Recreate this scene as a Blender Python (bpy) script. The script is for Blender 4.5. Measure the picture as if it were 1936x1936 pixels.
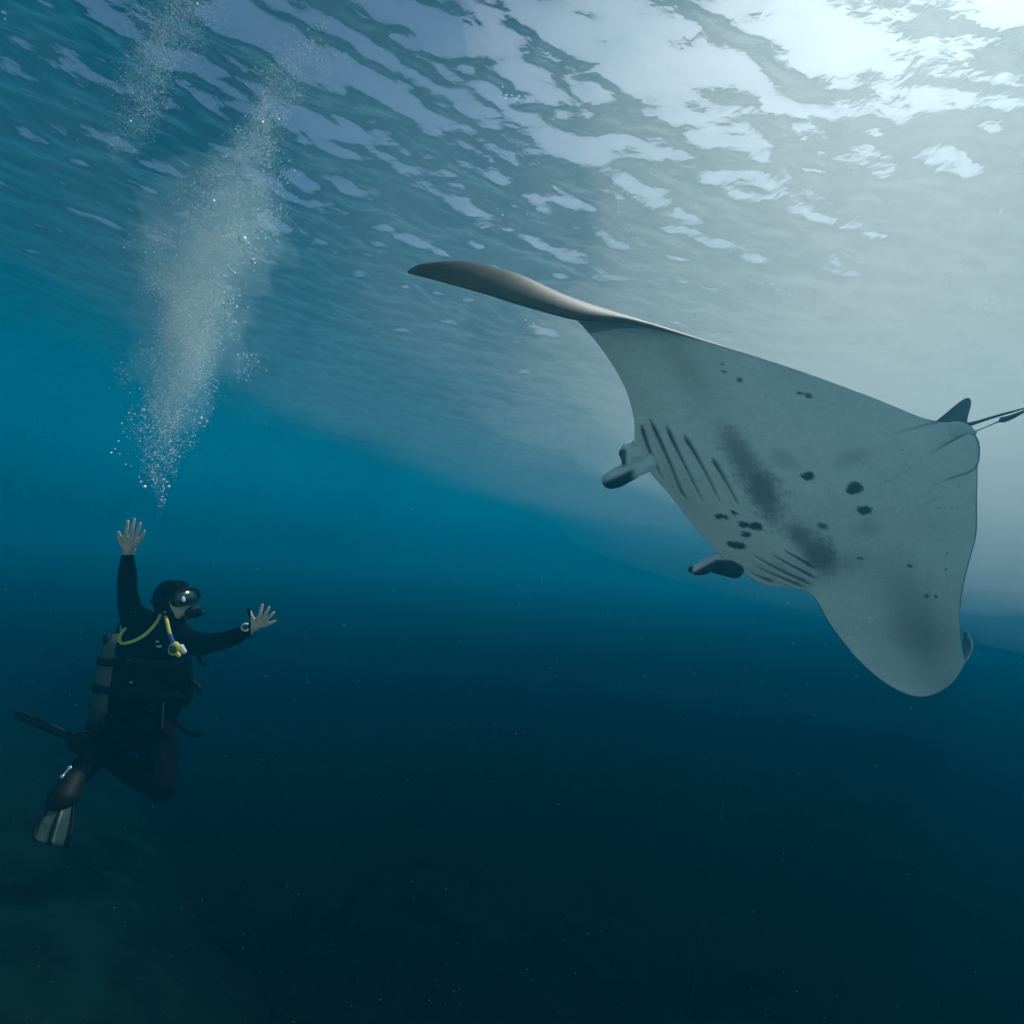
import bpy, bmesh, math, random
import numpy as np
from mathutils import Vector, Matrix, noise as mnoise
for o in list(bpy.data.objects): bpy.data.objects.remove(o, do_unlink=True)
scene = bpy.context.scene
C = scene.collection
# ------------------------------------------------------------------ camera
DEPTH = 4.6                                   # metres of water above the lens
PITCH, ROLL = math.radians(6.0), math.radians(7.0)
FOV = math.radians(86.0)
cam_d = bpy.data.cameras.new('camera'); cam = bpy.data.objects.new('camera', cam_d); C.objects.link(cam)
cam.location = (0, 0, -DEPTH); cam.rotation_euler = (Matrix.Rotation(math.radians(90) + PITCH, 3, 'X') @ Matrix.Rotation(ROLL, 3, 'Z')).to_euler()
cam_d.sensor_width = 36; cam_d.angle = FOV; cam_d.clip_start = 0.05; cam_d.clip_end = 2000
scene.camera = cam
# ------------------------------------------------------------------ sky and sun
SUN_EL, SUN_AZ = math.radians(59), math.radians(48)    # azimuth measured from +Y towards +X
sun_dir = Vector((math.cos(SUN_EL) * math.sin(SUN_AZ), math.cos(SUN_EL) * math.cos(SUN_AZ), math.sin(SUN_EL)))
world = bpy.data.worlds.new('World'); scene.world = world; world.use_nodes = True
wn = world.node_tree; wn.nodes.clear()
sky = wn.nodes.new('ShaderNodeTexSky'); sky.sky_type = 'NISHITA'; sky.sun_disc = False
sky.sun_elevation = SUN_EL; sky.sun_rotation = SUN_AZ; sky.dust_density = 0.15; sky.ozone_density = 2.5
bg = wn.nodes.new('ShaderNodeBackground'); bg.inputs['Strength'].default_value = 0.062
wo = wn.nodes.new('ShaderNodeOutputWorld')
wn.links.new(sky.outputs[0], bg.inputs['Color']); wn.links.new(bg.outputs[0], wo.inputs['Surface'])
sun_l = bpy.data.lights.new('sun', 'SUN'); sun_l.energy = 5.0; sun_l.angle = math.radians(0.9); sun_l.color = (1.0, 0.95, 0.88)
sun = bpy.data.objects.new('sun', sun_l); C.objects.link(sun)
sun.rotation_euler = sun_dir.to_track_quat('Z', 'Y').to_euler(); sun.location = sun_dir * 60
vs = scene.view_settings; vs.view_transform = 'Standard'; vs.look = 'None'; vs.gamma = 1.0; vs.use_curve_mapping = False
vs.exposure = 0.52
cy = scene.cycles; cy.use_denoising = True; cy.max_bounces = 8; cy.volume_bounces = 2; cy.transparent_max_bounces = 80
cy.use_adaptive_sampling = True; cy.adaptive_threshold = 0.04; cy.diffuse_bounces = 2; cy.glossy_bounces = 3; cy.sample_clamp_indirect = 4.0; cy.sample_clamp_direct = 0
cy.caustics_reflective = False; cy.caustics_refractive = False

# ------------------------------------------------------------------ the water: what it absorbs and scatters, by layer
ABS_COL = (0.37, 0.50, 0.60)
PLANKTON = ((0.0, 0.50, 0.82), (0.5, 1, 1), 0.15); MILK = ((1.0, 0.91, 0.79), (1, 1, 1), 0.70)
WATER_LAYERS = [                     # name, slope of the bottom, bottom, top, lobes (density, scatter colour, absorption, anisotropy), label
    ('turbid_water', 0.09, -DEPTH - 3.9, 0.80, [(0.0042, *PLANKTON)], 'faintly turbid blue water reaching deepest below the diver'),
    ('turbid_water', 0.07, -DEPTH - 2.6, 0.79, [(0.005, *PLANKTON)], 'turbid blue water around the legs of the diver'),
    ('plankton_haze', 0.06, -DEPTH - 1.5, 0.78, [(0.007, *PLANKTON)], 'blue green plankton haze level with the head of the diver'),
    ('plankton_haze', 0.045, -DEPTH - 0.6, 0.77, [(0.0125, *PLANKTON)], 'thicker blue green plankton haze above the raised hand'),
    ('plankton_haze', 0.0, -2.6, 0.76, [(0.028, *PLANKTON)], 'blue green plankton haze thickest close under the waves')]
# milky water churned by the waves on the sunny side: nested bowl-shaped bodies (centre x, y), radii, top, density, label
MILKY_BODIES = [
    ('milky_water', (25, 16), (38, 37, 6.3), 0.72, 0.010, 'thin milky haze around the manta ray'),
    ('milky_water', (25, 17), (34, 33, 4.8), 0.70, 0.014, 'milky haze on the sunny side behind the manta ray'),
    ('milky_water', (21, 15), (33, 30, 3.6), 0.68, 0.024, 'thicker milky haze high on the sunny side'),
    ('aerated_water', (13, 11.5), (16, 15, 4.2), 0.66, 0.18, 'dense milky cloud of churned water in the sunlight above the manta ray')]
# ------------------------------------------------------------------ helpers
def mat_new(name):
    m = bpy.data.materials.new(name); m.use_nodes = True; m.node_tree.nodes.clear()
    return m, m.node_tree.nodes, m.node_tree.links
def mesh_obj(name, verts, faces, mat=None, parent=None, smooth=True):
    me = bpy.data.meshes.new(name)
    v = np.asarray(verts, dtype=np.float32)
    me.from_pydata(v.tolist() if len(v) < 5000 else v, [], faces) if not isinstance(faces, np.ndarray) else None
    if isinstance(faces, np.ndarray):
        n, k = faces.shape
        me.vertices.add(len(v)); me.vertices.foreach_set('co', v.ravel())
        me.loops.add(n * k); me.loops.foreach_set('vertex_index', faces.astype(np.int32).ravel())
        me.polygons.add(n); me.polygons.foreach_set('loop_start', np.arange(0, n * k, k, dtype=np.int32))
        me.update(calc_edges=True)
    me.validate()
    if smooth: me.polygons.foreach_set('use_smooth', np.ones(len(me.polygons), dtype=bool))
    if mat: me.materials.append(mat)
    o = bpy.data.objects.new(name, me); C.objects.link(o)
    if parent: o.parent = parent
    return o
def grid_faces(nu, nv):
    i = np.arange(nu - 1)[:, None]; j = np.arange(nv - 1)[None, :]
    a = (i * nv + j).ravel()
    return np.stack([a, a + nv, a + nv + 1, a + 1], 1)

# ------------------------------------------------------------------ sea surface
rng = np.random.default_rng(7)
def axis(lo, hi, step, reach, n):
    g = step * np.cumsum(np.geomspace(1.0, 60, n)); g *= 1.0
    gl = lo - g; gl = gl[gl > -reach]; gr = hi + g; gr = gr[gr < reach]
    return np.concatenate([[-reach], gl[::-1], np.arange(lo, hi, step), gr, [reach]])
REACH = 95.0
xs = axis(-13, 15, 0.055, REACH, 70); ys = axis(2.5, 24, 0.055, REACH, 70)
X, Y = np.meshgrid(xs, ys, indexing='ij')
Z = np.zeros_like(X)
kdir = math.radians(121)
dist = np.sqrt(X**2 + (Y)**2)
for i in range(130):
    lam = 0.12 * (1.35 / 0.12) ** (rng.random() ** 1.1)
    th = kdir + rng.normal(0, 0.55 if lam < 1 else 0.35)
    k = 2 * math.pi / lam
    slope = 0.0275
    fade = np.clip((lam * 160 - dist) / (lam * 60), 0, 1)       # waves finer than the mesh die out with distance
    ph = rng.random() * 6.283
    warp = 0.5 * np.sin(0.31 * X + 0.17 * Y + i) + 0.5 * np.sin(0.23 * Y - 0.12 * X + 2 * i)
    Z += fade * slope / k * np.sin(k * (X * math.cos(th) + Y * math.sin(th)) + ph + 1.6 * warp)
Z = np.clip(Z, -0.6, 0.5)
m, N, L = mat_new('sea_surface')
tc = N.new('ShaderNodeTexCoord'); nz = N.new('ShaderNodeTexNoise'); nz.inputs['Scale'].default_value = 9; nz.inputs['Detail'].default_value = 3
L.new(tc.outputs['Object'], nz.inputs['Vector'])
bp = N.new('ShaderNodeBump'); bp.inputs['Strength'].default_value = 0.5; bp.inputs['Distance'].default_value = 0.02
L.new(nz.outputs['Fac'], bp.inputs['Height'])
fr = N.new('ShaderNodeFresnel'); fr.inputs['IOR'].default_value = 1.33; L.new(bp.outputs[0], fr.inputs['Normal'])
tr = N.new('ShaderNodeBsdfTransparent'); gl = N.new('ShaderNodeBsdfGlossy'); gl.inputs['Roughness'].default_value = 0.02
L.new(bp.outputs[0], gl.inputs['Normal'])
mx = N.new('ShaderNodeMixShader'); out = N.new('ShaderNodeOutputMaterial')
L.new(fr.outputs[0], mx.inputs[0]); L.new(tr.outputs[0], mx.inputs[1]); L.new(gl.outputs[0], mx.inputs[2]); L.new(mx.outputs[0], out.inputs['Surface'])
surf = mesh_obj('sea_surface', np.stack([X.ravel(), Y.ravel(), Z.ravel()], 1), grid_faces(len(xs), len(ys)), m)
surf['kind'] = 'structure'; surf['label'] = 'rippled underside of the sea surface with pale patches of sky'

# ------------------------------------------------------------------ water bodies
def box(name, lo, hi, mat):
    (x0, y0, z0), (x1, y1, z1) = lo, hi
    v = [(x0,y0,z0),(x1,y0,z0),(x1,y1,z0),(x0,y1,z0),(x0,y0,z1),(x1,y0,z1),(x1,y1,z1),(x0,y1,z1)]
    f = [(0,3,2,1),(4,5,6,7),(0,1,5,4),(1,2,6,5),(2,3,7,6),(3,0,4,7)]
    return mesh_obj(name, v, f, mat, smooth=False)
def water(name, lobes):
    m, N, L = mat_new(name); out = N.new('ShaderNodeOutputMaterial'); prev = None
    for dens, col, absorb, g in lobes:
        p = N.new('ShaderNodeVolumePrincipled'); p.inputs['Density'].default_value = dens
        p.inputs['Color'].default_value = (*col, 1); p.inputs['Absorption Color'].default_value = (*absorb, 1); p.inputs['Anisotropy'].default_value = g
        if prev is None: prev = p.outputs[0]
        else:
            a = N.new('ShaderNodeAddShader'); L.new(prev, a.inputs[0]); L.new(p.outputs[0], a.inputs[1]); prev = a.outputs[0]
    L.new(prev, out.inputs['Volume']); return m

# ------------------------------------------------------------------ camera-space ruler: photograph pixel + distance -> point in the sea
bpy.context.view_layer.update()
F = 968.0 / math.tan(FOV / 2)
CM = np.array(cam.matrix_world)
def W3(px, py, d):
    px, py, d = np.broadcast_arrays(np.asarray(px, float), np.asarray(py, float), np.asarray(d, float))
    c = np.stack([(px - 968) / F * d, (968 - py) / F * d, -d, np.ones_like(d)], -1)
    return (c @ CM.T)[..., :3]
def V3(px, py, d): return Vector(W3(px, py, d).tolist())
def project(p):
    q = (np.concatenate([p, np.ones(p.shape[:-1] + (1,))], -1)) @ np.linalg.inv(CM).T
    d = -q[..., 2]
    return 968 + q[..., 0] / d * F, 968 - q[..., 1] / d * F, d
def tag(o, label, cat=None, group=None, kind=None):
    o['label'] = label
    if cat: o['category'] = cat
    if group: o['group'] = group
    if kind: o['kind'] = kind
    return o
def empty(name, loc, label, cat):
    o = bpy.data.objects.new(name, None); o.empty_display_size = 0.1; o.location = loc; C.objects.link(o)
    return tag(o, label, cat)
def attach(child, parent):
    child.parent = parent
    child.matrix_parent_inverse = parent.matrix_basis.inverted()      # children are built at their place in the sea
    return child

def plain(name, col, rough=0.6, spec=0.4, metal=0.0, noise_scale=None, noise_amt=0.25, bump=0.0, col2=None, transl=0.0):
    m, N, L = mat_new(name); out = N.new('ShaderNodeOutputMaterial'); p = N.new('ShaderNodeBsdfPrincipled')
    p.inputs['Base Color'].default_value = (*col, 1); p.inputs['Roughness'].default_value = rough
    p.inputs['Specular IOR Level'].default_value = spec; p.inputs['Metallic'].default_value = metal
    if noise_scale:
        tc = N.new('ShaderNodeTexCoord'); nz = N.new('ShaderNodeTexNoise'); nz.inputs['Scale'].default_value = noise_scale; nz.inputs['Detail'].default_value = 5
        L.new(tc.outputs['Object'], nz.inputs['Vector'])
        mx = N.new('ShaderNodeMix'); mx.data_type = 'RGBA'
        c2 = col2 or tuple(c * (1 - noise_amt) for c in col)
        mx.inputs['A'].default_value = (*[min(1, c * (1 + (0 if col2 else noise_amt))) for c in col], 1); mx.inputs['B'].default_value = (*c2, 1)
        rp = N.new('ShaderNodeMapRange'); rp.inputs['From Min'].default_value = 0.35; rp.inputs['From Max'].default_value = 0.65
        L.new(nz.outputs['Fac'], rp.inputs['Value']); L.new(rp.outputs[0], mx.inputs['Factor']); L.new(mx.outputs['Result'], p.inputs['Base Color'])
        if bump:
            b = N.new('ShaderNodeBump'); b.inputs['Strength'].default_value = bump; b.inputs['Distance'].default_value = 0.01
            L.new(nz.outputs['Fac'], b.inputs['Height']); L.new(b.outputs[0], p.inputs['Normal'])
    sh = p.outputs[0]
    if transl:
        t = N.new('ShaderNodeBsdfTranslucent'); t.inputs['Color'].default_value = (*col, 1)
        ms = N.new('ShaderNodeMixShader'); ms.inputs[0].default_value = transl
        L.new(sh, ms.inputs[1]); L.new(t.outputs[0], ms.inputs[2]); sh = ms.outputs[0]
    L.new(sh, out.inputs['Surface']); return m

# ------------------------------------------------------------------ seabed
def smooth(a, b, x): t = np.clip((x - a) / (b - a), 0, 1); return t * t * (3 - 2 * t)
def vnoise(x, y, seed=0):
    r = np.random.default_rng(seed); out = np.zeros_like(x)
    for k in range(14):
        th = r.random() * 6.283; fr = 1.0 * 1.22 ** k * 0.18
        out += np.sin(fr * (x * math.cos(th) + y * math.sin(th)) * 6.283 + r.random() * 6.283) / (1.22 ** k) ** 0.9
    return out / 4
sx = np.concatenate([np.linspace(-95, -22, 60, endpoint=False), np.linspace(-22, 14, 240, endpoint=False), np.linspace(14, 95, 60)])
sy = np.concatenate([np.linspace(-95, -4, 50, endpoint=False), np.linspace(-4, 26, 220, endpoint=False), np.linspace(26, 95, 60)])
SX, SY = np.meshgrid(sx, sy, indexing='ij')
MOUND = W3(-40, 2020, 11.0)
run = 0.72 * (SX - MOUND[0]) + 0.69 * (SY - MOUND[1])
SZ = np.clip(MOUND[2] - 0.42 * run - 0.035 * np.clip(run, 0, 99) ** 2, -24, -12.0) + 0.12 * vnoise(SX * 1.3, SY * 1.3, 6)
# unseen sand slope added behind the lens to bounce sunlight onto the manta's belly
bounce_bank = -1.0 - 8.5 * smooth(-6.5, -0.3, SY + 0.15 * SX) - 26 * smooth(-1.0, 3.2, SY + 0.15 * SX) - 22 * smooth(-4, -12, SX)
SZ = np.maximum(SZ, bounce_bank) + 0.30 * vnoise(SX, SY, 3) + 0.10 * vnoise(SX * 4, SY * 4, 4)
SZ = np.minimum(SZ, -0.9)
sand = plain('sand', (0.60, 0.72, 0.65), 0.95, 0.1, noise_scale=1.3, col2=(0.42, 0.50, 0.45), bump=0.6)  # pale green tint set to colour the bounced light
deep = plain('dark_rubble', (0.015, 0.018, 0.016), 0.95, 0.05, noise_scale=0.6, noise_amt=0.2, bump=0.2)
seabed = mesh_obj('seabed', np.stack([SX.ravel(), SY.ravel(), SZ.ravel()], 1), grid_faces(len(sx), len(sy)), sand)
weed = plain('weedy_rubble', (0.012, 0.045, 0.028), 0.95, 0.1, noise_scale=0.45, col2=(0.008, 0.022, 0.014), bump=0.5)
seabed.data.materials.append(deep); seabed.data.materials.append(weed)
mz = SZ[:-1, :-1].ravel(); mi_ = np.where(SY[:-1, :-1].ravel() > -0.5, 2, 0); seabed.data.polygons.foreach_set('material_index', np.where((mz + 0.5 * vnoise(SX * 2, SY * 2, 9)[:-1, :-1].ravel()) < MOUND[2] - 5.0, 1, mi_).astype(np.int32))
tag(seabed, 'dim greenish sand and rubble mound rising from the dark deep, with an unseen sand slope added to bounce light', kind='structure')

# ------------------------------------------------------------------ water bodies (absorption everywhere, haze layers thickened towards the surface to darken the depths)
FLOOR = -34.0
haze = box('haze', (-98, -98, FLOOR - 1), (98, 98, 0.9), water('clear_water', [(0.16, (0.0, 0.0, 0.0), ABS_COL, 0.0)]))
tag(haze, 'clear blue sea water filling the whole scene', kind='stuff')
for nm, tilt, zb, zt, mat_, lab in WATER_LAYERS:
    e = 98 - (1.0 - zt) * 6
    o = box(nm, (-e, -e, zb), (e, e, zt), water(nm, mat_))
    for v_ in o.data.vertices:
        if v_.co.z < 0: v_.co.z = min(-0.2 - 0.05 * tilt, zb + tilt * v_.co.x)      # layer bottoms tilted to shape the diagonal falloff of light
    tag(o, lab, kind='stuff')
def milky(name, cen, rad, top, dens, label, seed):
    bmm = bmesh.new(); bmesh.ops.create_icosphere(bmm, subdivisions=6, radius=1.0)
    for v_ in bmm.verts:
        k = 1 + 0.22 * mnoise.fractal(v_.co * 2.6 + Vector((seed * 7.3, 0, 0)), 1.0, 2.0, 3)
        q_ = max(0.0, 1 - v_.co.x ** 2 - v_.co.y ** 2)                   # thins out gently towards its rim
        z_ = min(top, 8 * q_ * top) if v_.co.z > 0 else -rad[2] * q_ ** 1.7 * k
        v_.co = Vector((cen[0] + v_.co.x * rad[0] * k, cen[1] + v_.co.y * rad[1] * k, z_))
    me = bpy.data.meshes.new(name); bmm.to_mesh(me); bmm.free()
    me.materials.append(water(name, [(dens, *MILK)])); o = bpy.data.objects.new(name, me); C.objects.link(o)
    tag(o, label, kind='stuff')
for k_, b_ in enumerate(MILKY_BODIES): milky(*b_, k_ + 1)

# ------------------------------------------------------------------ manta ray
def catmull(P, n, axis=0):
    """upsample control points along an axis with a Catmull-Rom spline"""
    P = np.moveaxis(np.asarray(P, float), axis, 0); k = len(P)
    t = np.linspace(0, k - 1, n); i = np.minimum(t.astype(int), k - 2); u = (t - i)
    Q = np.concatenate([[2 * P[0] - P[1]], P, [2 * P[-1] - P[-2]]])
    sh = (n,) + (1,) * (P.ndim - 1); u = u.reshape(sh)
    p0, p1, p2, p3 = Q[i], Q[i + 1], Q[i + 2], Q[i + 3]
    r = 0.5 * ((2 * p1) + (-p0 + p2) * u + (2 * p0 - 5 * p1 + 4 * p2 - p3) * u ** 2 + (-p0 + 3 * p1 - 3 * p2 + p3) * u ** 3)
    return np.moveaxis(r, 0, axis)
#        leading edge (px, py, d)   trailing edge (px, py, d)   sag of mid chord in px (x, y)  bulge towards lens (m)  thickness (m)
ST = [((770, 514, 2.95), (772, 517, 2.95), (0, 0), 0.00, 0.004),
      ((802, 501, 2.98), (822, 530, 2.95), (0, -1), 0.00, 0.012),
      ((885, 499, 3.06), (905, 553, 2.99), (0, -3), 0.00, 0.02),
      ((985, 527, 3.18), (1003, 583, 3.08), (0, -4), 0.00, 0.03),
      ((1058, 577, 3.36), (1092, 606, 3.20), (6, -12), 0.00, 0.04),
      ((1099, 614, 3.52), (1188, 614, 3.38), (3, -9), 0.00, 0.05),
      ((1143, 668, 3.68), (1330, 645, 3.62), (0, 0), 0.02, 0.07),
      ((1180, 730, 3.82), (1490, 694, 3.85), (0, 0), 0.05, 0.10),
      ((1198, 790, 3.92), (1640, 748, 4.02), (0, 0), 0.09, 0.17),
      ((1206, 860, 4.00), (1745, 790, 4.14), (0, 0), 0.16, 0.28),
      ((1268, 938, 4.08), (1818, 807, 4.26), (0, 0), 0.22, 0.36),
      ((1352, 1040, 4.22), (1846, 858, 4.36), (0, 0), 0.19, 0.34),
      ((1440, 1103, 4.36), (1847, 950, 4.42), (0, 0), 0.11, 0.24),
      ((1528, 1119, 4.50), (1846, 1010, 4.48), (0, 0), 0.03, 0.14),
      ((1572, 1183, 4.61), (1830, 1072, 4.55), (0, 0), -0.06, 0.09),
      ((1626, 1250, 4.76), (1818, 1128, 4.66), (0, 0), -0.14, 0.06),
      ((1688, 1299, 4.94), (1815, 1178, 4.82), (0, 0), -0.15, 0.045),
      ((1742, 1317, 5.16), (1819, 1220, 5.02), (2, 0), -0.05, 0.035),
      ((1790, 1299, 5.38), (1828, 1248, 5.24), (2, 2), 0.00, 0.025),
      ((1818, 1262, 5.56), (1840, 1222, 5.42), (0, 0), 0.00, 0.016),
      ((1824, 1196, 5.70), (1830, 1194, 5.66), (0, 0), 0.00, 0.005)]
cj = np.array([0.0, 0.12, 0.3, 0.5, 0.7, 0.88, 1.0])
ctrl = np.zeros((len(ST), len(cj), 3)); thick = np.zeros((len(ST),))
for i, (le, te, sag, bul, th) in enumerate(ST):
    le, te = np.array(le, float), np.array(te, float)
    for j, c in enumerate(cj):
        p = le + (te - le) * c; s = math.sin(math.pi * c)
        p[0] += sag[0] * s; p[1] += sag[1] * s
        p[2] -= bul * math.sin(math.pi * c ** 0.75) ** 0.9 if 0 < c < 1 else 0
        ctrl[i, j] = W3(*p)
    thick[i] = th
NU, NV = 470, 380
G = catmull(catmull(ctrl, NV, 1), NU, 0)
for _ in range(3):                                   # ease the control rows into one another
    G[1:-1] = 0.25 * G[:-2] + 0.5 * G[1:-1] + 0.25 * G[2:]
TH = catmull(thick, NU, 0)[:, None]
cc = np.linspace(0, 1, NV)[None, :]
PX, PY, PD = project(G)
def spline2(pts, n=60): return catmull(np.array(pts, float), n)
gu = np.gradient(G, axis=0); gv = np.gradient(G, axis=1)
NRM = np.cross(gu, gv); NRM /= np.linalg.norm(NRM, axis=-1, keepdims=True) + 1e-12
mid = (NU // 2, NV // 2)
view = G[mid] - CM[:3, 3]
if np.dot(NRM[mid], view) < 0: NRM = -NRM             # points to the back of the animal
# gill slits: real grooves in the belly
slits = [[(1211, 803), (1226, 849), (1254, 911)], [(1227, 791), (1254, 849), (1284, 924), (1298, 945)], [(1258, 803), (1288, 866), (1329, 952)],
         [(1293, 820), (1325, 876), (1362, 952)], [(1347, 866), (1368, 902), (1398, 960)],
         [(1479, 1039), (1512, 1058), (1543, 1079)], [(1456, 1046), (1502, 1073), (1545, 1097)], [(1418, 1046), (1476, 1079), (1537, 1109)],
         [(1424, 1069), (1476, 1093), (1522, 1112)], [(1418, 1083), (1440, 1093), (1462, 1102)]]
groove = np.zeros((NU, NV)); flap = np.zeros((NU, NV))
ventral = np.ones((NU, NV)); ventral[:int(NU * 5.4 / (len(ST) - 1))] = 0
for k, s in enumerate(slits):
    q = spline2(s); t = np.linspace(0, 1, len(q))
    wdt = (3.3 if k < 5 else 2.4) * (0.5 + 0.8 * (1 - t) if k < 5 else 0.55 + 0.7 * t) * np.clip(np.minimum(t, 1 - t) * 9 + 0.25, 0, 1)
    stg = np.clip(np.minimum(t, 1 - t) * 6 + 0.2, 0, 1) * ((1.05 - 0.45 * t) if k < 5 else (0.6 + 0.45 * t))
    x0, x1, y0, y1 = q[:, 0].min() - 12, q[:, 0].max() + 12, q[:, 1].min() - 12, q[:, 1].max() + 12
    sel = np.where((PX > x0) & (PX < x1) & (PY > y0) & (PY < y1) & (ventral > 0))
    dx = PX[sel][:, None] - q[None, :, 0]; dy = PY[sel][:, None] - q[None, :, 1]
    dd = np.sqrt(dx ** 2 + dy ** 2); a = dd.argmin(1); dm = dd[np.arange(len(a)), a]
    g = np.exp(-(dm / wdt[a]) ** 2) * stg[a]
    groove[sel] = np.maximum(groove[sel], g)
    side = dx[np.arange(len(a)), a]
    flap[sel] = np.maximum(flap[sel], np.exp(-((dm - 5) / 4) ** 2) * (side < 0) * stg[a])
# pigment of the belly, with the lower wing's shade painted in
fn = np.zeros((NU, NV)); r_ = np.random.default_rng(5)
for k in range(40):
    th = r_.random() * 6.283; fr_ = 0.012 * 1.13 ** k
    fn += np.sin(fr_ * (PX * math.cos(th) + PY * math.sin(th)) * 3 + r_.random() * 6.28) * 0.09
pig_shade = np.zeros((NU, NV))
def blot(x, y, a, b, ang=0, strength=0.95, soft=0.16, wob=0.45):
    c, s = math.cos(math.radians(ang)), math.sin(math.radians(ang))
    u = ((PX - x) * c + (PY - y) * s) / a; v = (-(PX - x) * s + (PY - y) * c) / b
    r = np.sqrt(u * u + v * v) * (1 + wob * fn * 0.6)
    val = strength * (1 - smooth(1 - soft, 1 + soft, r)) * ventral
    np.maximum(pig_shade, val, out=pig_shade)
for b_ in [(1527, 900, 13, 8.5), (1617, 922, 13, 11), (1608, 928, 9, 6), (1632, 964, 14, 8.5), (1365, 977, 14, 4.5), (1388, 969, 7, 4, 20), (1406, 992, 13, 6, 8), (1427, 994, 14, 8, 5),
           (1410, 1010, 10, 5), (1392, 1031, 18, 6, 8), (1558, 996, 9, 5, 25, .8, .5), (1628, 1057, 7, 3.2, 5, .7), (1719, 1069, 6, 3.5, 8, .8), (1787, 1076, 4, 3, 0, .6), (1749, 1125, 5, 4, 0, .7),
           (1768, 1127, 4.5, 3.2, 0, .75), (1749, 1145, 3, 3, 0, .4), (1517, 743, 6, 3.5, 15, .8), (1533, 748, 7, 4, 15, .85), (1393, 717, 6, 4.5, 0, .8), (1364, 687, 3, 2.5, 0, .7),
           (1366, 701, 4, 2.6, 20, .7), (1480, 1075, 3, 2, 0, .3), (1700, 850, 2.5, 2, 0, .4), (1812, 918, 2.5, 2.5, 0, .4), (1620, 1015, 2.5, 2, 0, .35), (1790, 1046, 2.5, 2, 0, .4)]:
    blot(*b_)
blot(1405, 868, 60, 22, 58, 0.62, 0.75, .7); blot(1440, 925, 58, 27, 62, 0.72, 0.6, .8); blot(1380, 830, 40, 14, 50, 0.3, 0.9, .6)
blot(1515, 1015, 40, 22, 42, 0.62, 0.65, .7); blot(1548, 1048, 46, 27, 40, 0.70, 0.65, .7)
for b_ in [(1482, 868, 24, 14, 30, .30, .9), (1612, 866, 30, 14, -20, .22, .9), (1640, 1000, 24, 14, 0, .22, .9), (1588, 1060, 40, 20, 0, .14, .9), (1300, 700, 60, 20, 60, .18, 1.0)]: blot(*b_)
blot(1738, 1190, 95, 40, 68, 0.42, 0.95, .5); blot(1745, 1230, 60, 30, 60, 0.3, 0.95, .5)  # soft shade of the hollow lower wing, painted into the colour
# pale scars and scratches
scar = np.zeros((NU, NV))
for k in range(46):
    x0_ = r_.uniform(1180, 1830); y0_ = r_.uniform(660, 1260); an = math.radians(r_.normal(-14, 16)); ln = r_.uniform(8, 46); wv = r_.uniform(.7, 1.3)
    u = (PX - x0_) * math.cos(an) + (PY - y0_) * math.sin(an); v_s = -(PX - x0_) * math.sin(an) + (PY - y0_) * math.cos(an) + 0.004 * u * u
    scar = np.maximum(scar, np.exp(-(v_s / wv) ** 2) * (1 - smooth(.7, 1, np.abs(u) / ln)) * r_.uniform(.3, 1) * ventral)
# creases beside the pelvic fins
def crease(pts, w, st, taper=True):
    q = spline2(pts, 50); t = np.linspace(0, 1, 50)
    x0, x1, y0, y1 = q[:, 0].min() - 10, q[:, 0].max() + 10, q[:, 1].min() - 10, q[:, 1].max() + 10
    sel = np.where((PX > x0) & (PX < x1) & (PY > y0) & (PY < y1) & (ventral > 0))
    dd = np.sqrt((PX[sel][:, None] - q[None, :, 0]) ** 2 + (PY[sel][:, None] - q[None, :, 1]) ** 2); a = dd.argmin(1); dm = dd[np.arange(len(a)), a]
    groove[sel] = np.maximum(groove[sel], st * np.exp(-(dm / w) ** 2) * (np.clip(t[a] * 1.4, 0.05, 1) if taper else 1))
crease([(1680, 824), (1705, 816), (1770, 799), (1800, 795)], 2.0, 0.5)
crease([(1672, 912), (1730, 872), (1782, 845), (1800, 836)], 1.8, 0.22)
crease([(1748, 930), (1790, 912), (1838, 893)], 1.8, 0.22)
# dark hem along the trailing edge
span = np.linspace(0, len(ST) - 1, NU)[:, None] * np.ones((1, NV))
chord_len = np.sqrt((PX[:, -1] - PX[:, 0]) ** 2 + (PY[:, -1] - PY[:, 0]) ** 2)[:, None]
te_px = (1 - cc) * chord_len
hemw = 2.0 + 1.6 * smooth(10.5, 12, span) - 1.0 * smooth(14.6, 15.6, span)
hem = 0.85 * (1 - smooth(0.6, 1.3, te_px / hemw))
pig_shade = np.maximum(pig_shade, hem * (ventral > 0))
pig_shade = np.maximum(pig_shade, 0.8 * smooth(18.2, 18.6, span))
pig_shade = np.clip(np.maximum(pig_shade, groove * 0.95), 0, 1)  # darkness inside the slits and creases painted into the colour too
# shape: grooves and the lips between them
airfoil = np.sqrt(np.clip(4 * cc ** 0.8 * (1 - cc ** 0.8), 0, 1))
VEN = G + NRM * (groove * 0.030)[..., None] - NRM * (flap * 0.008)[..., None]
mus = np.zeros((NU, NV))
for k in range(9):
    th = r_.random() * 6.283; wl = 90 + 170 * r_.random(); mus += np.sin(6.283 / wl * (PX * math.cos(th) + PY * math.sin(th)) + r_.random() * 6.28) * wl / 700
lump = (0.0015 * fn + 0.030 * mus) * np.sin(np.pi * cc) * smooth(5.2, 7.5, span)
VEN = VEN - NRM * lump[..., None]
le_t = 0.10 * np.exp(-((span - 10.4) / 1.3) ** 2) * np.exp(-(cc / 0.12) ** 2)
DOR = G + NRM * (TH * airfoil + 0.007 + le_t)[..., None]
nq = NU * NV
verts = np.concatenate([VEN.reshape(-1, 3), DOR.reshape(-1, 3)])
fv = grid_faces(NU, NV)
idx = np.arange(nq).reshape(NU, NV)
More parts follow.
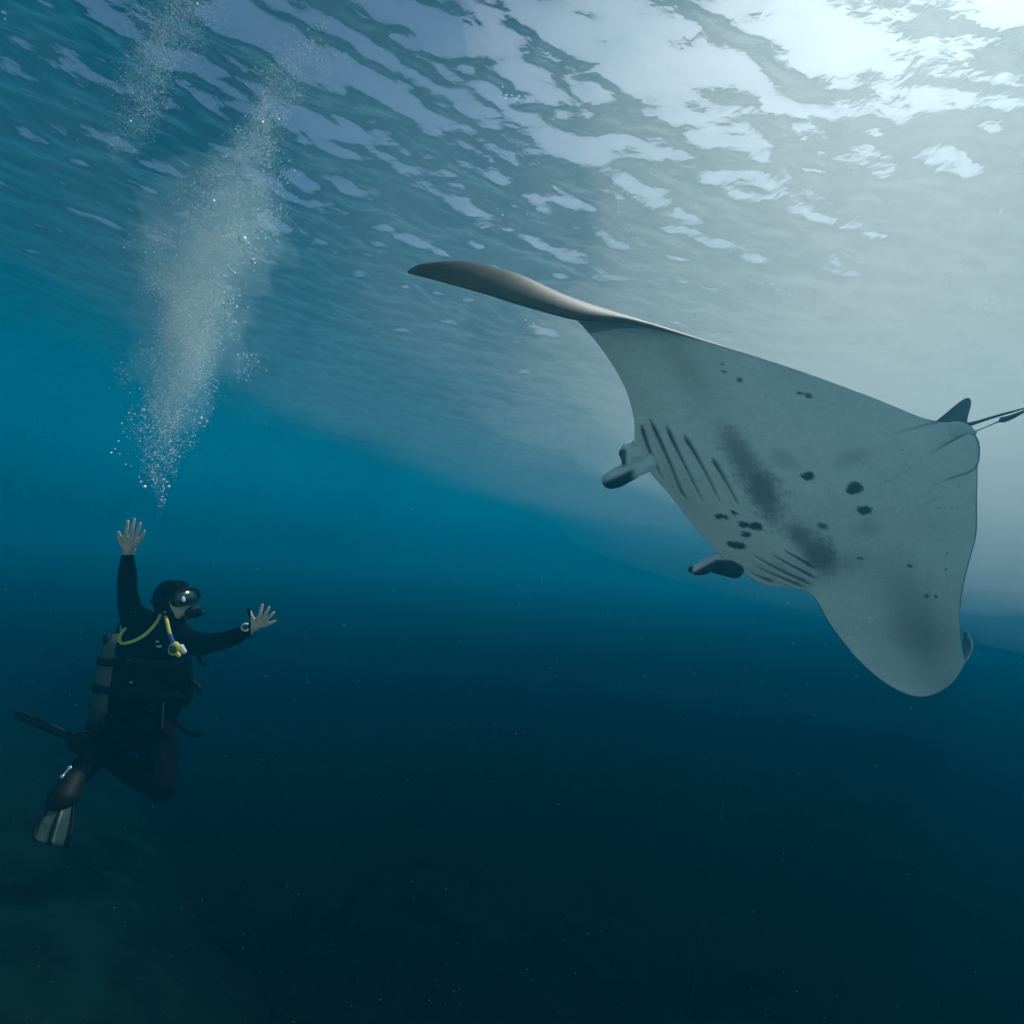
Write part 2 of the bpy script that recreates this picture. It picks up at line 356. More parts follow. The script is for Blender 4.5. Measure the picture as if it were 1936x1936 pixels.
rim = np.concatenate([idx[:-1, 0], idx[-1, :-1], idx[1:, -1][::-1], idx[0, 1:][::-1]])
rn = np.roll(rim, -1)
rimf = np.stack([rim, rn, rn + nq, rim + nq], 1)
faces = np.concatenate([fv, fv[:, ::-1] + nq, rimf[:, ::-1]])
# skin colours, one value per vertex (pigment, with groove darkness and wing shade painted in)
vis = 0.86 * np.ones((NU, NV, 3)) * np.array([1.0, 0.985, 0.95])
vis *= (1 - 0.06 * np.clip(fn, -1, 1))[..., None]
dark = np.array([0.035, 0.036, 0.040])
vis *= 0.93 * (1 + 0.32 * scar * np.sign(np.sin(PX * 0.013 + PY * 0.021)))[..., None]
ven_c = vis * (1 - pig_shade[..., None]) + dark * pig_shade[..., None]
back = np.array([0.115, 0.090, 0.068]); dor_c = np.ones((NU, NV, 3)) * back * (1 + 0.25 * np.clip(fn, -1, 1))[..., None]
dor_c *= (1 - 0.6 * smooth(17.6, 18.4, span))[..., None]
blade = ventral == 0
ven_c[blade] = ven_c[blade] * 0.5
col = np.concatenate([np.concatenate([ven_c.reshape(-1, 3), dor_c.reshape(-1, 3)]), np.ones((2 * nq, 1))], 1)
m, N, L = mat_new('manta_skin'); out = N.new('ShaderNodeOutputMaterial'); p = N.new('ShaderNodeBsdfPrincipled')
at = N.new('ShaderNodeAttribute'); at.attribute_name = 'skin'
tc = N.new('ShaderNodeTexCoord'); nz = N.new('ShaderNodeTexNoise'); nz.inputs['Scale'].default_value = 22; nz.inputs['Detail'].default_value = 6; nz.inputs['Roughness'].default_value = 0.65
L.new(tc.outputs['Object'], nz.inputs['Vector'])
mp = N.new('ShaderNodeMapping'); mp.inputs['Scale'].default_value = (5, 26, 60); mp.inputs['Rotation'].default_value = (0.2, 0.3, 0.4)
L.new(tc.outputs['Object'], mp.inputs['Vector']); ns = N.new('ShaderNodeTexNoise'); ns.inputs['Scale'].default_value = 1.6; ns.inputs['Detail'].default_value = 3; L.new(mp.outputs[0], ns.inputs['Vector'])
hs = N.new('ShaderNodeMapRange'); hs.inputs['From Min'].default_value = 0.3; hs.inputs['From Max'].default_value = 0.7; hs.inputs['To Min'].default_value = 0.84; hs.inputs['To Max'].default_value = 1.05
ad = N.new('ShaderNodeMath'); ad.operation = 'ADD'; ml = N.new('ShaderNodeMath'); ml.operation = 'MULTIPLY'; ml.inputs[1].default_value = 0.5
L.new(nz.outputs['Fac'], ad.inputs[0]); L.new(ns.outputs['Fac'], ad.inputs[1]); L.new(ad.outputs[0], ml.inputs[0]); L.new(ml.outputs[0], hs.inputs['Value'])
vm = N.new('ShaderNodeVectorMath'); vm.operation = 'SCALE'; L.new(at.outputs['Color'], vm.inputs[0]); L.new(hs.outputs[0], vm.inputs['Scale'])
L.new(vm.outputs[0], p.inputs['Base Color']); p.inputs['Roughness'].default_value = 0.55; p.inputs['Specular IOR Level'].default_value = 0.25
bb = N.new('ShaderNodeBump'); bb.inputs['Strength'].default_value = 0.02; bb.inputs['Distance'].default_value = 0.01; L.new(ns.outputs['Fac'], bb.inputs['Height']); L.new(bb.outputs[0], p.inputs['Normal'])
L.new(p.outputs[0], out.inputs['Surface']); MANTA = m
def skin_attr(o, arr):
    a = o.data.color_attributes.new('skin', 'FLOAT_COLOR', 'POINT'); a.data.foreach_set('color', np.asarray(arr, np.float32).ravel())
manta = empty('manta_ray', V3(1560, 930, 4.3), 'huge manta ray with pale spotted belly banking above the dark water', 'manta ray')
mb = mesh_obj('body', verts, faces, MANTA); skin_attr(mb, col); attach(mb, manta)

def tube(path, radii, seg=14, flat=None, cap=True):
    """sweep an ellipse along a 3-D path; radii (n,) or (n,2); flat = direction of the second (thin) axis"""
    P = np.asarray(path, float); n = len(P); R = np.asarray(radii, float)
    if R.ndim == 1: R = np.stack([R, R], 1)
    T = np.gradient(P, axis=0); T /= np.linalg.norm(T, axis=1, keepdims=True) + 1e-9
    up = np.array(flat if flat is not None else (0.13, 0.21, 0.97), float)
    if up.ndim == 1: up = np.tile(up, (n, 1))
    B = np.cross(T, up); B /= np.linalg.norm(B, axis=1, keepdims=True) + 1e-9; U = np.cross(B, T)
    a = np.linspace(0, 2 * math.pi, seg, endpoint=False)
    ring = P[:, None] + B[:, None] * (np.cos(a)[None, :, None] * R[:, 0][:, None, None]) + U[:, None] * (np.sin(a)[None, :, None] * R[:, 1][:, None, None])
    v = ring.reshape(-1, 3); f = []
    for i in range(n - 1):
        for k in range(seg):
            f.append((i * seg + k, i * seg + (k + 1) % seg, (i + 1) * seg + (k + 1) % seg, (i + 1) * seg + k))
    if cap: f += [tuple(range(seg))[::-1], tuple((n - 1) * seg + k for k in range(seg))]
    return v, f
def pxpath(pts, n=None):
    p = catmull(np.array(pts, float), n or len(pts) * 6); return W3(p[:, 0], p[:, 1], p[:, 2])
vaxis = CM[:3, 2]      # from the scene towards the lens
camup = CM[:3, 1]; camright = CM[:3, 0]
def bellyd(x, y):
    x, y = np.atleast_1d(x), np.atleast_1d(y); g = (slice(NU // 3, NU, 3), slice(0, NV, 3))
    qx, qy, qd = PX[g].ravel(), PY[g].ravel(), project(VEN[g])[2].ravel()
    r = []
    for a_, b_ in zip(x, y):
        d2 = (qx - a_) ** 2 + (qy - b_) ** 2; k_ = np.argpartition(d2, 14)[:14]; w_ = 1 / (d2[k_] + 6.0); r.append((qd[k_] * w_).sum() / w_.sum())
    return np.array(r)
# pelvic fins, dorsal fin, tail
def leaf(name, outline, depth, rim_from, parent, base_col, rim_col, thick_=0.012, n=90, rings=12):
    q = catmull(np.array(list(outline) + [outline[0]], float), n + 1)[:-1]
    cx, cy_ = q[:, 0].mean(), q[:, 1].mean(); v = []; c = []
    for lay in (0, 1):
        for k in range(rings + 1):
            s = 1 - (k / rings) ** 1.6
            x = cx + (q[:, 0] - cx) * s; y = cy_ + (q[:, 1] - cy_) * s
            d = depth(x, y) + (lay * 2 - 1) * thick_ * (1 - s ** 3)
            v.append(W3(x, y, d))
            e = (np.exp(-((1 - s) / 0.055) ** 2) * smooth(rim_from, rim_from + 25, q[:, 0]))[:, None]
            c.append(np.concatenate([np.array(base_col) * (1 - e) + np.array(rim_col) * e, np.ones((n, 1))], 1))
    v = np.concatenate(v); c = np.concatenate(c); f = []
    m_ = (rings + 1) * n
    for lay in (0, 1):
        for k in range(rings):
            for i in range(n):
                a, b = k * n + i, k * n + (i + 1) % n
                quad = (a + lay * m_, b + lay * m_, b + n + lay * m_, a + n + lay * m_); f.append(quad if lay == 0 else quad[::-1])
    for i in range(n): f.append((i, i + m_, (i + 1) % n + m_, (i + 1) % n))
    o = mesh_obj(name, v, f, MANTA); skin_attr(o, c); attach(o, parent); return o
WHT = (0.80, 0.788, 0.76)
def over_belly(x, y):
    d = bellyd(x, y); return d - 0.016 * smooth(1740, 1836, x) + 0.03 * (1 - smooth(1715, 1775, x))
leaf('pelvic_fin', [(1735, 876), (1790, 840), (1816, 825), (1838, 818), (1849, 830), (1853, 850), (1850, 876), (1836, 892), (1800, 904), (1742, 926), (1720, 905)], over_belly, 1775, manta, WHT, (0.05, 0.05, 0.06))
leaf('pelvic_fin', [(1760, 808), (1800, 797), (1826, 800), (1842, 812), (1846, 820), (1828, 823), (1796, 824)], lambda x, y: bellyd(x, y) - 0.012 * smooth(1790, 1830, x) + 0.05 * (1 - smooth(1750, 1810, x)), 1815, manta, (0.7, 0.7, 0.67), (0.05, 0.05, 0.06))
leaf('dorsal_fin', [(1762, 802), (1786, 783), (1810, 763), (1826, 753), (1834, 754), (1836, 764), (1832, 780), (1829, 795), (1832, 806), (1800, 812)], lambda x, y: 4.50 + 0 * x, 1700, manta, (0.16, 0.15, 0.14), (0.07, 0.07, 0.07), thick_=0.02)
v, f = tube(pxpath([(1800, 812, 4.44), (1818, 806, 4.45), (1846, 798, 4.47), (1885, 786, 4.5), (1930, 774, 4.55), (1990, 757, 4.62), (2060, 742, 4.7)], 50), catmull(np.array([.04, .028, .016, .012, .010, .008, .005]), 50), 10)
o = mesh_obj('tail', v, f, MANTA); cz = np.ones((len(v), 4)); cz[:, :3] = 0.06; skin_attr(o, cz); attach(o, manta)
v, f = tube(pxpath([(1838, 818, 4.40), (1862, 808, 4.42), (1888, 797, 4.44), (1897, 793, 4.45), (1915, 786, 4.47), (1936, 777, 4.5), (1965, 766, 4.54)], 50), catmull(np.array([.006, .005, .008, .026, .024, .014, .005]), 50), 10)
o = mesh_obj('tail_filament', v, f, MANTA); cz = np.ones((len(v), 4)); cz[:, :3] = 0.07; skin_attr(o, cz); attach(o, manta)

# ------------------------------------------------------------------ scuba diver
D0 = 3.1
def dp(px, py, dd=0.0): return W3(px, py, D0 + dd)
def capsule(a, b, ra, rb, seg=14, rings=5):
    a, b = np.array(a, float), np.array(b, float); ax = b - a; ln = np.linalg.norm(ax); ax = ax / (ln + 1e-9)
    s = np.array((0, 0, 1.0)) if abs(ax[2]) < 0.9 else np.array((1.0, 0, 0)); B = np.cross(ax, s); B /= np.linalg.norm(B); U = np.cross(ax, B)
    prof = [(-ra * math.cos(t), ra * math.sin(t)) for t in np.linspace(0.05, math.pi / 2, rings)] + [(ln + rb * math.sin(t), rb * math.cos(t)) for t in np.linspace(0, math.pi / 2 - 0.05, rings)]
    an = np.linspace(0, 2 * math.pi, seg, endpoint=False); v = []; f = []
    for z, r in prof: v += [a + ax * z + (B * math.cos(t) + U * math.sin(t)) * r for t in an]
    n = len(prof)
    for i in range(n - 1):
        for k in range(seg): f.append((i * seg + k, i * seg + (k + 1) % seg, (i + 1) * seg + (k + 1) % seg, (i + 1) * seg + k))
    f += [tuple(range(seg))[::-1], tuple((n - 1) * seg + k for k in range(seg))]
    return v, f
def ellipsoid(c, axes, rad, seg=20, rings=14):
    c = np.array(c, float); A = [np.array(x, float) / np.linalg.norm(x) for x in axes]; v = []; f = []
    for i in range(rings + 1):
        th = math.pi * min(max(i / rings, 0.004), 0.996)
        for k in range(seg):
            ph = 2 * math.pi * k / seg
            v.append(c + A[0] * rad[0] * math.sin(th) * math.cos(ph) + A[1] * rad[1] * math.sin(th) * math.sin(ph) + A[2] * rad[2] * math.cos(th))
    for i in range(rings):
        for k in range(seg): f.append((i * seg + k, i * seg + (k + 1) % seg, (i + 1) * seg + (k + 1) % seg, (i + 1) * seg + k))
    f += [tuple(range(seg))[::-1], tuple(rings * seg + k for k in range(seg))]
    return v, f
def merge(parts):
    V, Fc = [], []
    for v, f in parts:
        o = len(V); V += [tuple(map(float, p)) for p in v]; Fc += [tuple(i + o for i in q) for q in f]
    return V, Fc
def fused(name, parts, voxel, mat, smooth_it=4):
    """melt overlapping solids into one continuous skin"""
    V, Fc = merge(parts); o = mesh_obj(name, V, Fc, None)
    md = o.modifiers.new('r', 'REMESH'); md.mode = 'VOXEL'; md.voxel_size = voxel; md.use_smooth_shade = True
    sm = o.modifiers.new('s', 'SMOOTH'); sm.factor = 0.5; sm.iterations = smooth_it
    dg = bpy.context.evaluated_depsgraph_get(); me = bpy.data.meshes.new_from_object(o.evaluated_get(dg))
    o.modifiers.clear(); old = o.data; o.data = me; me.name = name; bpy.data.meshes.remove(old)
    for mm in (mat if isinstance(mat, (list, tuple)) else [mat]): me.materials.append(mm)
    me.polygons.foreach_set('use_smooth', np.ones(len(me.polygons), dtype=bool))
    return o
neoprene = plain('black_neoprene', (0.0025, 0.003, 0.004), 0.95, 0.03, noise_scale=60, noise_amt=0.3, bump=0.15)
skin_m = plain('skin', (0.52, 0.43, 0.36), 0.5, 0.4, noise_scale=40, noise_amt=0.1)
nylon = plain('black_nylon', (0.0025, 0.003, 0.004), 0.9, 0.05, noise_scale=90, noise_amt=0.4, bump=0.3)
rubber = plain('black_rubber', (0.004, 0.004, 0.005), 0.6, 0.15)
yellow = plain('yellow_rubber', (0.72, 0.66, 0.10), 0.4, 0.5, noise_scale=30, noise_amt=0.1)
steel = plain('brushed_steel', (0.62, 0.63, 0.65), 0.28, 0.5, metal=1.0)
tank_m = plain('painted_tank', (0.05, 0.065, 0.06), 0.4, 0.5, noise_scale=12, noise_amt=0.25)
white_p = plain('white_plastic', (0.80, 0.80, 0.80), 0.35, 0.5)
blue_p = plain('blue_plastic', (0.03, 0.10, 0.42), 0.35, 0.5)
grey_fin = plain('grey_green_rubber', (0.03, 0.065, 0.055), 0.5, 0.4, noise_scale=20, noise_amt=0.2)
orange_p = plain('orange_rubber', (0.55, 0.16, 0.08), 0.5, 0.4)
diver = empty('person', Vector(dp(265, 1385).tolist()), 'diver in black wetsuit with arms spread wide, facing the manta ray', 'person')

limb = lambda pts: [capsule(dp(*pts[i][:3]), dp(*pts[i + 1][:3]), pts[i][3], pts[i + 1][3]) for i in range(len(pts) - 1)]
B_ = []
B_ += limb([(262, 1378, 0.03, .125), (270, 1330, 0.03, .125), (282, 1270, 0.02, .14), (296, 1220, 0.0, .135), (306, 1188, -0.01, .105)])
B_ += limb([(238, 1382, 0.0, .10), (298, 1384, 0.02, .10)])                                    # hips
B_ += limb([(268, 1188, -0.01, .085), (308, 1188, 0.0, .09), (348, 1214, -0.03, .082)])          # shoulder girdle
B_ += limb([(306, 1188, -0.02, .075), (318, 1165, -0.04, .062)])                                # neck
B_ += limb([(262, 1184, -0.02, .078), (246, 1150, -0.09, .056), (241, 1116, -0.16, .046), (241, 1085, -0.25, .043), (241, 1054, -0.33, .029)])   # raised arm
B_ += limb([(350, 1215, -0.03, .078), (385, 1218, -0.11, .060), (420, 1212, -0.20, .047), (446, 1203, -0.28, .043), (470, 1191, -0.37, .029)])   # reaching arm
B_ += limb([(240, 1385, 0.0, .105), (214, 1398, -0.16, .085), (185, 1420, -0.32, .063), (164, 1446, -0.43, .060), (134, 1484, -0.60, .042)])      # leg swung towards the lens
B_ += limb([(296, 1388, 0.02, .105), (304, 1440, -0.12, .086), (310, 1492, -0.25, .062), (250, 1458, -0.16, .062), (182, 1417, -0.05, .042)])     # folded leg
# head: skull, jaw, nose
look = (dp(378, 1130, -0.13) - dp(326, 1138, -0.05)); look /= np.linalg.norm(look)
hup = np.array(camup) * 0.97 - 0.15 * np.array(camright); hup -= look * np.dot(hup, look); hup /= np.linalg.norm(hup); hrt = np.cross(look, hup)
HC = dp(327, 1137, -0.05)
B_.append(ellipsoid(HC, (look, hrt, hup), (.095, .076, .108)))
B_.append(ellipsoid(HC + look * .035 - hup * .065, (look, hrt, hup), (.058, .05, .045)))
B_.append(ellipsoid(HC + look * .100 - hup * .018, (look, hrt, hup), (.017, .014, .022)))
for s in (-1, 1): B_.append(ellipsoid(HC + hrt * s * .076 - look * .005, (look, hrt, hup), (.02, .012, .03)))
# hands: palm and five bent fingers each
def hand(wrist, palm_a, palm_b, fingers, thumb):
    out = [capsule(dp(*wrist), dp(*palm_a), .026, .028, 10, 4)]
    n = len(fingers)
    for k, (base, knuckle, tip) in enumerate(fingers):
        out.append(capsule(dp(*palm_a), dp(*base), .019, .0105, 10, 4))
        out.append(capsule(dp(*base), dp(*knuckle), .0095, .0085, 10, 4)); out.append(capsule(dp(*knuckle), dp(*tip), .0085, .0072, 10, 4))
    b0, b1, b2 = thumb
    out += [capsule(dp(*palm_a), dp(*b0), .022, .014, 10, 4), capsule(dp(*b0), dp(*b1), .0125, .011, 10, 4), capsule(dp(*b1), dp(*b2), .011, .0085, 10, 4)]
    return out
HL = hand((241, 1054, -.33), (245, 1036, -.37), None,
          [((238, 1019, -.39), (239, 1003, -.41), (242, 985, -.41)), ((247, 1016, -.40), (250, 999, -.42), (254, 981, -.42)), ((255, 1019, -.40), (261, 1004, -.42), (265, 989, -.42)), ((261, 1026, -.39), (268, 1015, -.41), (273, 1004, -.41))],
          ((233, 1031, -.39), (226, 1019, -.41), (224, 1006, -.42)))
HR = hand((470, 1191, -.37), (483, 1182, -.41), None,
          [((489, 1168, -.43), (493, 1156, -.44), (496, 1143, -.43)), ((496, 1169, -.44), (503, 1159, -.46), (509, 1148, -.45)), ((501, 1174, -.44), (510, 1166, -.46), (518, 1158, -.45)), ((501, 1182, -.43), (511, 1178, -.44), (520, 1174, -.44))],
          ((478, 1173, -.43), (474, 1163, -.44), (470, 1152, -.44)))
body = fused('body', B_ + HL + HR, 0.0048, [neoprene, skin_m], 3)
co = np.empty(len(body.data.vertices) * 3, np.float32); body.data.vertices.foreach_get('co', co); co = co.reshape(-1, 3)
fc = np.empty(len(body.data.polygons) * 3, np.float32); body.data.polygons.foreach_get('center', fc); fc = fc.reshape(-1, 3).astype(float)
fpx, fpy, fd = project(fc)
rel = fc - HC; u_ = rel @ look; s_ = rel @ hrt; h_ = rel @ hup
isskin = ((fpx < 285) & (fpy < 1049)) | ((fpx > 474) & (fpy < 1200)) | ((u_ > .055) & (np.abs(s_) < .062) & (np.abs(h_ + .01) < .085) & (np.linalg.norm(rel, axis=1) < .16))
body.data.polygons.foreach_set('material_index', isskin.astype(np.int32)); attach(body, diver)

# hood
hood = fused('hood', [ellipsoid(HC - look * .012 + hup * .008, (look, hrt, hup), (.096, .086, .114)), ellipsoid(HC + look * .035 + hup * .06, (look, hrt, hup), (.062, .076, .054)), capsule(HC - hup * .08 - look * .02, dp(312, 1178, -.02), .07, .085)], 0.010, neoprene, 3); attach(hood, diver)
# mask: skirt, two lenses, strap
def strip_ring(center, ex, ey, en, a, b, depth, th, seg=40, power=2.6):
    v = []; f = []
    for k in range(seg):
        t = 2 * math.pi * k / seg; cx, cy_ = math.cos(t), math.sin(t)
        x = math.copysign(abs(cx) ** (2 / power), cx); y = math.copysign(abs(cy_) ** (2 / power), cy_)
        for dz, s in ((0, 1), (depth, 1.0), (depth, 1 - th / b), (0, 1 - th / b)):
            v.append(center + ex * (x * a * s) + ey * (y * b * s) + en * dz)
    for k in range(seg):
        for q in range(4):
            f.append((k * 4 + q, k * 4 + (q + 1) % 4, ((k + 1) % seg) * 4 + (q + 1) % 4, ((k + 1) % seg) * 4 + q))
    return v, f
def disc(center, ex, ey, en, a, b, th, seg=28, power=2.4, dome=0.0):
    v = [center + en * (th + dome), center]; f = []
    for k in range(seg):
        t = 2 * math.pi * k / seg; cx, cy_ = math.cos(t), math.sin(t)
        x = math.copysign(abs(cx) ** (2 / power), cx); y = math.copysign(abs(cy_) ** (2 / power), cy_)
        p_ = center + ex * x * a + ey * y * b; v += [p_ + en * th, p_]
    for k in range(seg):
        a_, b_ = 2 + 2 * k, 2 + 2 * ((k + 1) % seg); f += [(0, a_, b_), (1, b_ + 1, a_ + 1), (a_, a_ + 1, b_ + 1, b_)]
    return v, f
MC = HC + look * .086 + hup * .012
v, f = strip_ring(MC, hrt, hup, look, .080, .048, .034, .010); mask = mesh_obj('mask', v, f, rubber, smooth=False); attach(mask, diver)
glass, N, L = mat_new('mask_glass'); go = N.new('ShaderNodeOutputMaterial'); gp = N.new('ShaderNodeBsdfPrincipled'); gp.inputs['Base Color'].default_value = (0.02, 0.05, 0.06, 1); gp.inputs['Roughness'].default_value = 0.05; gp.inputs['Metallic'].default_value = 0.0
L.new(gp.outputs[0], go.inputs[0])
v, f = disc(MC + look * .027, hrt, hup, look, .071, .040, .003, power=3.0, dome=.004); o = mesh_obj('lens', v, f, glass); attach(o, mask)
v, f = strip_ring(HC + hup * .012 - look * .002, hrt, look, hup, .090, .104, .022, .005); o = mesh_obj('mask_strap', v, f, rubber, smooth=False); attach(o, mask)
v, f = merge([ellipsoid(HC + look * .125 + hup * .005 + hrt * .03, (look, hrt, hup), (.006, .011, .016))]); o = mesh_obj('lens_glint', v, f, white_p); attach(o, mask)  # white blob standing in for the bright reflection on the lens
# regulator second stage and its hoses
RC = HC + look * .135 - hup * .075
v, f = merge([disc(RC, hrt, hup, look, .036, .034, .030, dome=.012), capsule(RC - look * .035, RC, .018, .024), capsule(RC - hrt * .055 - hup * .018, RC + hrt * .055 - hup * .018, .014, .014)])
reg = mesh_obj('regulator', v, f, rubber); attach(reg, diver)
v, f = disc(RC + look * .031, hrt, hup, look, .020, .019, .012, dome=.003); o = mesh_obj('purge_cover', v, f, nylon); attach(o, reg)
def hose(name, pts, r, mat, parent, n=40, seg=10):
    P = pxpath([(a, b, D0 + c) for a, b, c in pts], n); v, f = tube(P, np.full(n, r), seg); o = mesh_obj(name, v, f, mat); attach(o, parent); return o
hose('breathing_hose', [(352, 1170, -.18), (334, 1186, -.16), (308, 1178, -.05), (288, 1158, .06), (262, 1150, .14), (245, 1165, .20)], .009, rubber, reg)
# tank with valve
ta, tb = dp(222, 1222, .22), dp(201, 1352, .20)
v, f = capsule(ta, tb, .086, .088, 28, 8); tank = mesh_obj('air_tank', v, f, tank_m); attach(tank, diver)
tx = (ta - tb) / np.linalg.norm(ta - tb)
v, f = capsule(tb - tx * .03, tb - tx * .085, .092, .090, 24, 3); o = mesh_obj('tank_boot', v, f, rubber); attach(o, tank)
v, f = merge([capsule(ta + tx * .07, ta + tx * .13, .022, .020, 12, 3), capsule(dp(222, 1203, .2), dp(203, 1212, .16), .014, .022, 12, 3), capsule(dp(203, 1214, .16), dp(203, 1206, .16), .023, .023, 12, 3)])
o = mesh_obj('tank_valve', v, f, rubber); attach(o, tank)
v, f = merge([capsule(dp(233, 1186, .14), dp(236, 1196, .10), .020, .024, 14, 4)]); o = mesh_obj('first_stage', v, f, steel); attach(o, tank)
for zz in (0.10, 0.26):
    c_ = ta - tx * zz; e1 = np.cross(tx, vaxis); e1 /= np.linalg.norm(e1); e2 = np.cross(tx, e1)
    v, f = strip_ring(c_, e1, e2, tx, .0915, .0915, .045, .004, power=2.0); o = mesh_obj('cam_band', v, f, nylon, smooth=False); attach(o, tank)
# buoyancy vest
vest = fused('buoyancy_vest', [capsule(dp(*a), dp(*b), ra, rb) for a, b, ra, rb in [
    ((254, 1218, -.04), (242, 1330, -.04), .085, .095), ((338, 1236, -.07), (337, 1312, -.06), .062, .082), ((300, 1250, .09), (280, 1345, .1), .15, .14),
    ((262, 1205, -.07), (262, 1175, -.04), .05, .04), ((330, 1228, -.10), (336, 1200, -.05), .045, .035), ((252, 1300, -.09), (322, 1312, -.10), .055, .055), ((255, 1340, -.06), (322, 1338, -.05), .06, .06)]], 0.011, nylon, 4); attach(vest, diver)
for pts in ([(238, 1248, -.145), (270, 1252, -.175), (305, 1256, -.17), (345, 1250, -.15)], [(228, 1306, -.13), (262, 1304, -.16), (300, 1312, -.17), (352, 1318, -.13)]):
    P = pxpath([(a, b, D0 + c) for a, b, c in pts], 30); v, f = tube(P, np.tile([[.018, .006]], (30, 1)), 8, flat=vaxis); o = mesh_obj('strap', v, f, rubber); attach(o, vest)
for (a, b, c), rr, mt, nm in [((300, 1222, -.17), .010, steel, 'buckle'), ((297, 1213, -.16), .007, steel, 'buckle'), ((248, 1290, -.15), .006, steel, 'buckle'), ((374, 1235, -.14), .009, steel, 'dump_valve_knob')]:
    v, f = merge([ellipsoid(dp(a, b, c), (camright, camup, vaxis), (rr * 1.7, rr * .75, rr * .6), 12, 8)]); o = mesh_obj(nm, v, f, mt); attach(o, vest)
v, f = tube(pxpath([(279, 1214, D0 - .165), (288, 1218, D0 - .17), (284, 1216, D0 - .17)], 8), np.full(8, .004), 8); 
hose('inflator_hose', [(366, 1226, -.10), (374, 1236, -.13), (378, 1250, -.14), (388, 1258, -.15)], .010, rubber, vest)
hose('pressure_hose', [(360, 1288, -.06), (368, 1292, -.10), (376, 1300, -.12), (375, 1310, -.12)], .014, rubber, vest)
hose('crotch_strap', [(322, 1348, -.02), (332, 1362, -.04), (350, 1380, -.05), (366, 1389, -.05), (380, 1387, -.05)], .014, nylon, vest)
hose('grey_cord', [(309, 1328, -.16), (308, 1350, -.17), (307, 1376, -.16)], .0045, tank_m, vest)
# yellow octopus hoses and second stage
octo = hose('octopus_hose', [(304, 1161, -.10), (299, 1172, -.15), (283, 1192, -.19), (265, 1206, -.20), (246, 1214, -.19), (231, 1216, -.17), (226, 1208, -.15), (232, 1194, -.12), (243, 1184, -.08), (252, 1178, -.02)], .0085, yellow, diver, 70)
octo['label'] = 'yellow spare air hose looped across the chest'
o2 = hose('octopus_hose', [(313, 1166, -.16), (316, 1176, -.20), (320, 1194, -.22), (325, 1210, -.23), (329, 1222, -.23)], .0085, yellow, diver, 40)
v, f = merge([ellipsoid(dp(329, 1226, -.235), (camright + camup * .3, camup, vaxis), (.030, .036, .020)), capsule(dp(333, 1233, -.23), dp(338, 1239, -.23), .012, .010)]); o = mesh_obj('octopus_regulator', v, f, yellow); attach(o, diver)
v, f = disc(dp(327, 1228, -.258), np.array(camright), np.array(camup), np.array(vaxis), .019, .021, .004); o2 = mesh_obj('purge_cover', v, f, tank_m); attach(o2, o)
v, f = merge([capsule(dp(322, 1201, -.235), dp(326, 1213, -.24), .010, .011, 10, 4)]); o = mesh_obj('hose_sleeve', v, f, blue_p); attach(o, diver)
v, f = merge([capsule(dp(343, 1222, -.20), dp(348, 1232, -.20), .012, .013, 10, 4)]); o = mesh_obj('inflator_valve', v, f, white_p); attach(o, vest)
v, f = merge([capsule(dp(309, 1148, -.10), dp(312, 1157, -.12), .008, .009, 10, 4)]); o = mesh_obj('snorkel_keeper', v, f, orange_p); attach(o, mask)
# wrist computer
wc = dp(466, 1186, -.405); wn_ = np.array(vaxis) * .9 + np.array(camup) * .35 - np.array(camright) * .1; wn_ /= np.linalg.norm(wn_)
wx = np.cross(camup, wn_); wx /= np.linalg.norm(wx); wy = np.cross(wn_, wx)
v, f = disc(wc, wx, wy, wn_, .024, .021, .010, power=2.0); watch = mesh_obj('wrist_computer', v, f, white_p); attach(watch, diver)
v, f = disc(wc + wn_ * .0105, wx, wy, wn_, .0155, .0135, .001, power=2.0); o = mesh_obj('watch_face', v, f, tank_m); attach(o, watch)
ax_ = dp(474, 1189, -.38) - dp(458, 1197, -.34); ax_ /= np.linalg.norm(ax_); e1 = np.cross(ax_, vaxis); e1 /= np.linalg.norm(e1); e2 = np.cross(ax_, e1)
v, f = strip_ring(dp(464, 1193, -.362), e1, e2, ax_, .040, .040, .022, .004, power=2.0); o = mesh_obj('watch_strap', v, f, rubber, smooth=False); attach(o, watch)
# weight belt
c_ = dp(264, 1362, .03); e1 = dp(300, 1362, .03) - dp(230, 1362, .03); e1 /= np.linalg.norm(e1); e2 = np.cross(e1, camup); e2 /= np.linalg.norm(e2)
v, f = strip_ring(c_, e1, e2, np.array(camup), .165, .135, .05, .012, power=2.2); o = mesh_obj('weight_belt', v, f, nylon, smooth=False); attach(o, diver)
